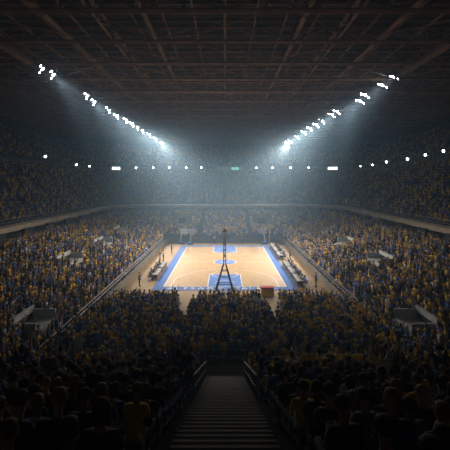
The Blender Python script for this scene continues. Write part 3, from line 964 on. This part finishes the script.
# ------------------------------------------------------------------ the rest of the crowd: one object
class T:
    def __init__(s): s.v, s.f, s.c = [], [], []
    def loft(s, rings, slot, cap=(True, True)):
        b = len(s.v); n = len(rings[0])
        for r in rings:
            for p in r: s.v.append(tuple(p)); s.c.append(slot)
        for i in range(len(rings) - 1):
            for k in range(n):
                a = b + i * n + k; a2 = b + i * n + (k + 1) % n
                s.f.append((a, a2, a2 + n)); s.f.append((a, a2 + n, a + n))
        if cap[1]:
            e = b + (len(rings) - 1) * n
            for k in range(1, n - 1): s.f.append((e, e + k, e + k + 1))
        if cap[0]:
            for k in range(1, n - 1): s.f.append((b, b + k + 1, b + k))
    def ell(s, c, rx, ry, n, ph=0):
        return [(c[0] + rx * math.cos(2 * PI * (i + ph) / n), c[1] + ry * math.sin(2 * PI * (i + ph) / n), c[2]) for i in range(n)]
    def limb(s, pts, slot, n=4):
        rings = []
        for i, (p, r) in enumerate(pts):
            p = Vector(p)
            d = (Vector(pts[min(i + 1, len(pts) - 1)][0]) - Vector(pts[max(i - 1, 0)][0])).normalized()
            u = d.orthogonal().normalized(); w_ = d.cross(u)
            rings.append([p + u * r * math.cos(2 * PI * k / n) + w_ * r * math.sin(2 * PI * k / n) for k in range(n)])
        s.loft(rings, slot)
    def arr(s): return np.array(s.v, np.float32), np.array(s.f, np.int32), np.array(s.c, np.int32)
# slots: 0 skin 1 hair 2 shirt 3 trousers
def template(kind, fine):
    t = T(); J = pose(kind); n = 8 if fine else 5
    P, sp, c, nb, hd = J['pel'], J['sp'], J['ch'], J['nb'], J['hd']
    t.loft([t.ell(P + Vector((0, 0, -.08)), .17, .13, n, .5), t.ell(sp, .16, .12, n, .5), t.ell(c + Vector((0, 0, .04)), .20, .13, n, .5), t.ell(nb, .09, .07, n, .5)], 2)
    if fine:
        t.loft([t.ell(nb, .05, .05, 6), t.ell(hd + Vector((0, 0, -.09)), .055, .065, 6), t.ell(hd + Vector((0, .005, -.02)), .085, .095, 6), t.ell(hd + Vector((0, .01, .06)), .08, .09, 6)], 0)
        t.loft([t.ell(hd + Vector((0, -.035, -.06)), .075, .07, 6), t.ell(hd + Vector((0, -.03, .03)), .10, .10, 6), t.ell(hd + Vector((0, -.012, .10)), .095, .105, 6), t.ell(hd + Vector((0, -.01, .15)), .045, .05, 6)], 1)
    else:
        t.loft([t.ell(hd + Vector((0, 0, -.12)), .05, .06, 5), t.ell(hd + Vector((0, .01, 0)), .095, .105, 5), t.ell(hd + Vector((0, .01, .05)), .09, .1, 5)], 0, (False, False))
        t.loft([t.ell(hd + Vector((0, -.02, .03)), .105, .115, 5), t.ell(hd + Vector((0, -.01, .14)), .06, .065, 5)], 1, (False, True))
    for q in 'lr':
        m_ = J['sh' + q].lerp(J['el' + q], .7)
        up = kind in ('cheer', 'stand_up')
        if fine:
            t.limb([(J['sh' + q], .07), (m_, .055)], 2); t.limb([(m_, .045), (J['el' + q], .04), (J['wr' + q], .028), (J['wr' + q] + (J['wr' + q] - J['el' + q]).normalized() * .13, .03)], 0)
        else:
            t.limb([(J['sh' + q], .07), (J['el' + q], .05)], 2, 3); t.limb([(J['el' + q], .045), (J['wr' + q] + (J['wr' + q] - J['el' + q]) * .3, .035)], 0, 3)
        k = 4 if fine else 3
        t.limb([(J['hp' + q], .10), (J['kn' + q], .075), (J['an' + q], .05)], 3, k)
        if fine: t.limb([(J['an' + q] + Vector((0, -.04, -.03)), .045), (J['to' + q], .04)], 1, 4)
    return t.arr()

P_kind, P_xyz, P_rz, P_fine, = [], [], [], []
def seat(x, y, z, rz, fine):
    P_xyz.append((x, y, z)); P_rz.append(rz); P_fine.append(fine)
    P_kind.append(int(rng.choice(5, p=[.50, .10, .18, .12, .10])))
def blocked(x, y):
    for (a, b, R, hw, hd_, rz) in PORT:
        if abs(x - a) < R + .5 and abs(y - b) < R + .5:
            c, s = math.cos(-rz), math.sin(-rz)
            lx, ly = (x - a) * c - (y - b) * s, (x - a) * s + (y - b) * c
            if abs(lx) < hw and -hd_ - .6 < ly < hd_: return True
    return False
for (x, y, z, k, j, sgn) in rest_near:
    seat(x, y - .1, z, rng.uniform(-.2, .2), True)
for k in range(NN):
    z = lerp(NZ0, NZ1, k / (NN - 1)); y = NEAR_Y0 - (k + .55) * npitch
    x = -12.1
    while x < 12.1:
        x += .50
        ax = min(abs(x + 3.95), abs(x - 4.8))
        if (ax < (1.0 if k < 4 else .85) and k < 10) or abs(x) > 12.1 or rng.random() > .95: continue
        seat(x + rng.uniform(-.07, .07), y + rng.uniform(-.08, .08), z, rng.uniform(-.25, .25), True)
        if k < 2: P_kind[-1] = int(rng.choice([0, 2]))
def fill(tier, aisles_side, aisle_far, y_from, occ, spacing, fine_to=0):
    for k in range(tier.n - (2 if tier is LOW else 0)):
        hx, yf, r = tier.at(k + .45)
        z = tier.z(k)
        pts = upath(hx, yf, r, y_from, spacing)
        sub = 1
        # aisles are set out along the sides and the far end
        for i, (x, y) in enumerate(pts[:-1]):
            nx, ny = pts[i + 1][0] - x, pts[i + 1][1] - y
            rz = math.atan2(ny, nx) - PI      # heading, with the court on the right of the path
            onside = abs(abs(x) - hx) < .05
            if onside and min(abs(((y - a) + .01)) for a in aisles_side) < (.65 if tier is LOW else .95): continue
            if abs(y - yf) < .05 and min(abs(x - a) for a in aisle_far) < .65: continue
            if rng.random() > occ or blocked(x, y): continue
            # at the far end the treads are deep, so a second loose line stands behind
            seat(x + rng.uniform(-.1, .1), y + rng.uniform(-.1, .1), z, rz + rng.uniform(-.3, .3), y < fine_to)
            if not onside and tier is not LOW and rng.random() < .5:
                seat(x + rng.uniform(-.2, .2), y + .6 + rng.uniform(-.1, .1), z, rz + rng.uniform(-.3, .3), False)
fill(LOW, (36, 44, 53.5, 67, 80), (-16, -5.5, 5.5, 16), 24.3, .94, .52, 50)
fill(MID, (52, 64, 76, 88, 100, 112), (-24, -12, 0, 12, 24), 44, .92, .58)
fill(TOP, (66, 82, 98, 114, 130), (-32, -16, 0, 16, 32), 62, .85, .66)

kinds = np.array(P_kind); xyz = np.array(P_xyz, np.float32); rzs = np.array(P_rz, np.float32); fine = np.array(P_fine)
N = len(kinds)
sh_cols = np.array([SHIRTS[n] for n in SH_NAMES], np.float32)
shc = sh_cols[rng.choice(len(SH_NAMES), N, p=SH_P)] * rng.uniform(.40, 1.15, (N, 1)).astype(np.float32)
skc = np.array(SKINS, np.float32)[rng.integers(0, 4, N)]
hrc = np.array(HAIRS, np.float32)[rng.integers(0, 5, N)]
cu_ = rng.random(N)              # many wear supporters' caps, mostly yellow
hrc[cu_ < .30] = SHIRTS['yellow']
hrc[(cu_ > .30) & (cu_ < .36)] = SHIRTS['white']
hrc[(cu_ > .36) & (cu_ < .44)] = SHIRTS['blue']
trc = np.array([PANTS['dark'], PANTS['blue']], np.float32)[rng.integers(0, 2, N)]
pal = np.stack([skc, hrc, shc, trc], 1)
VV, FF, CC = [], [], []
off = 0
for fi in (True, False):
    for ki, kn in enumerate(KINDS):
        sel = np.where((fine == fi) & (kinds == ki))[0]
        if len(sel) == 0: continue
        v, f, c = template(kn, fi)
        sc_ = rng.uniform(.92, 1.08, len(sel)).astype(np.float32)
        cs, sn = np.cos(rzs[sel]), np.sin(rzs[sel])
        x = v[None, :, 0] * sc_[:, None]; y = v[None, :, 1] * sc_[:, None]; z = v[None, :, 2] * sc_[:, None]
        X = x * cs[:, None] - y * sn[:, None] + xyz[sel, 0:1]
        Y = x * sn[:, None] + y * cs[:, None] + xyz[sel, 1:2]
        Z = z + xyz[sel, 2:3]
        VV.append(np.stack([X, Y, Z], -1).reshape(-1, 3))
        FF.append((f[None] + (np.arange(len(sel)) * len(v))[:, None, None] + off).reshape(-1, 3))
        CC.append(pal[sel][:, c, :].reshape(-1, 3))
        off += len(sel) * len(v)
VV = np.concatenate(VV).astype(np.float32); FF = np.concatenate(FF).astype(np.int32); CC = np.concatenate(CC)
me = bpy.data.meshes.new('crowd')
me.vertices.add(len(VV)); me.vertices.foreach_set('co', VV.ravel())
me.loops.add(FF.size); me.loops.foreach_set('vertex_index', FF.ravel())
me.polygons.add(len(FF)); me.polygons.foreach_set('loop_start', np.arange(0, FF.size, 3, dtype=np.int32))
me.update(calc_edges=True)
at_ = me.attributes.new('tint', 'FLOAT_COLOR', 'POINT')
at_.data.foreach_set('color', np.concatenate([CC, np.ones((len(CC), 1))], 1).astype(np.float32).ravel())
cr = link_mesh('crowd', me, M['crowd'])
tag(cr, 'thousands of spectators in yellow and blue filling the terraces', 'crowd', kind='stuff')
print('CROWD', N, 'tris', len(FF), 'indiv', len(indiv), indiv[-1][:3])
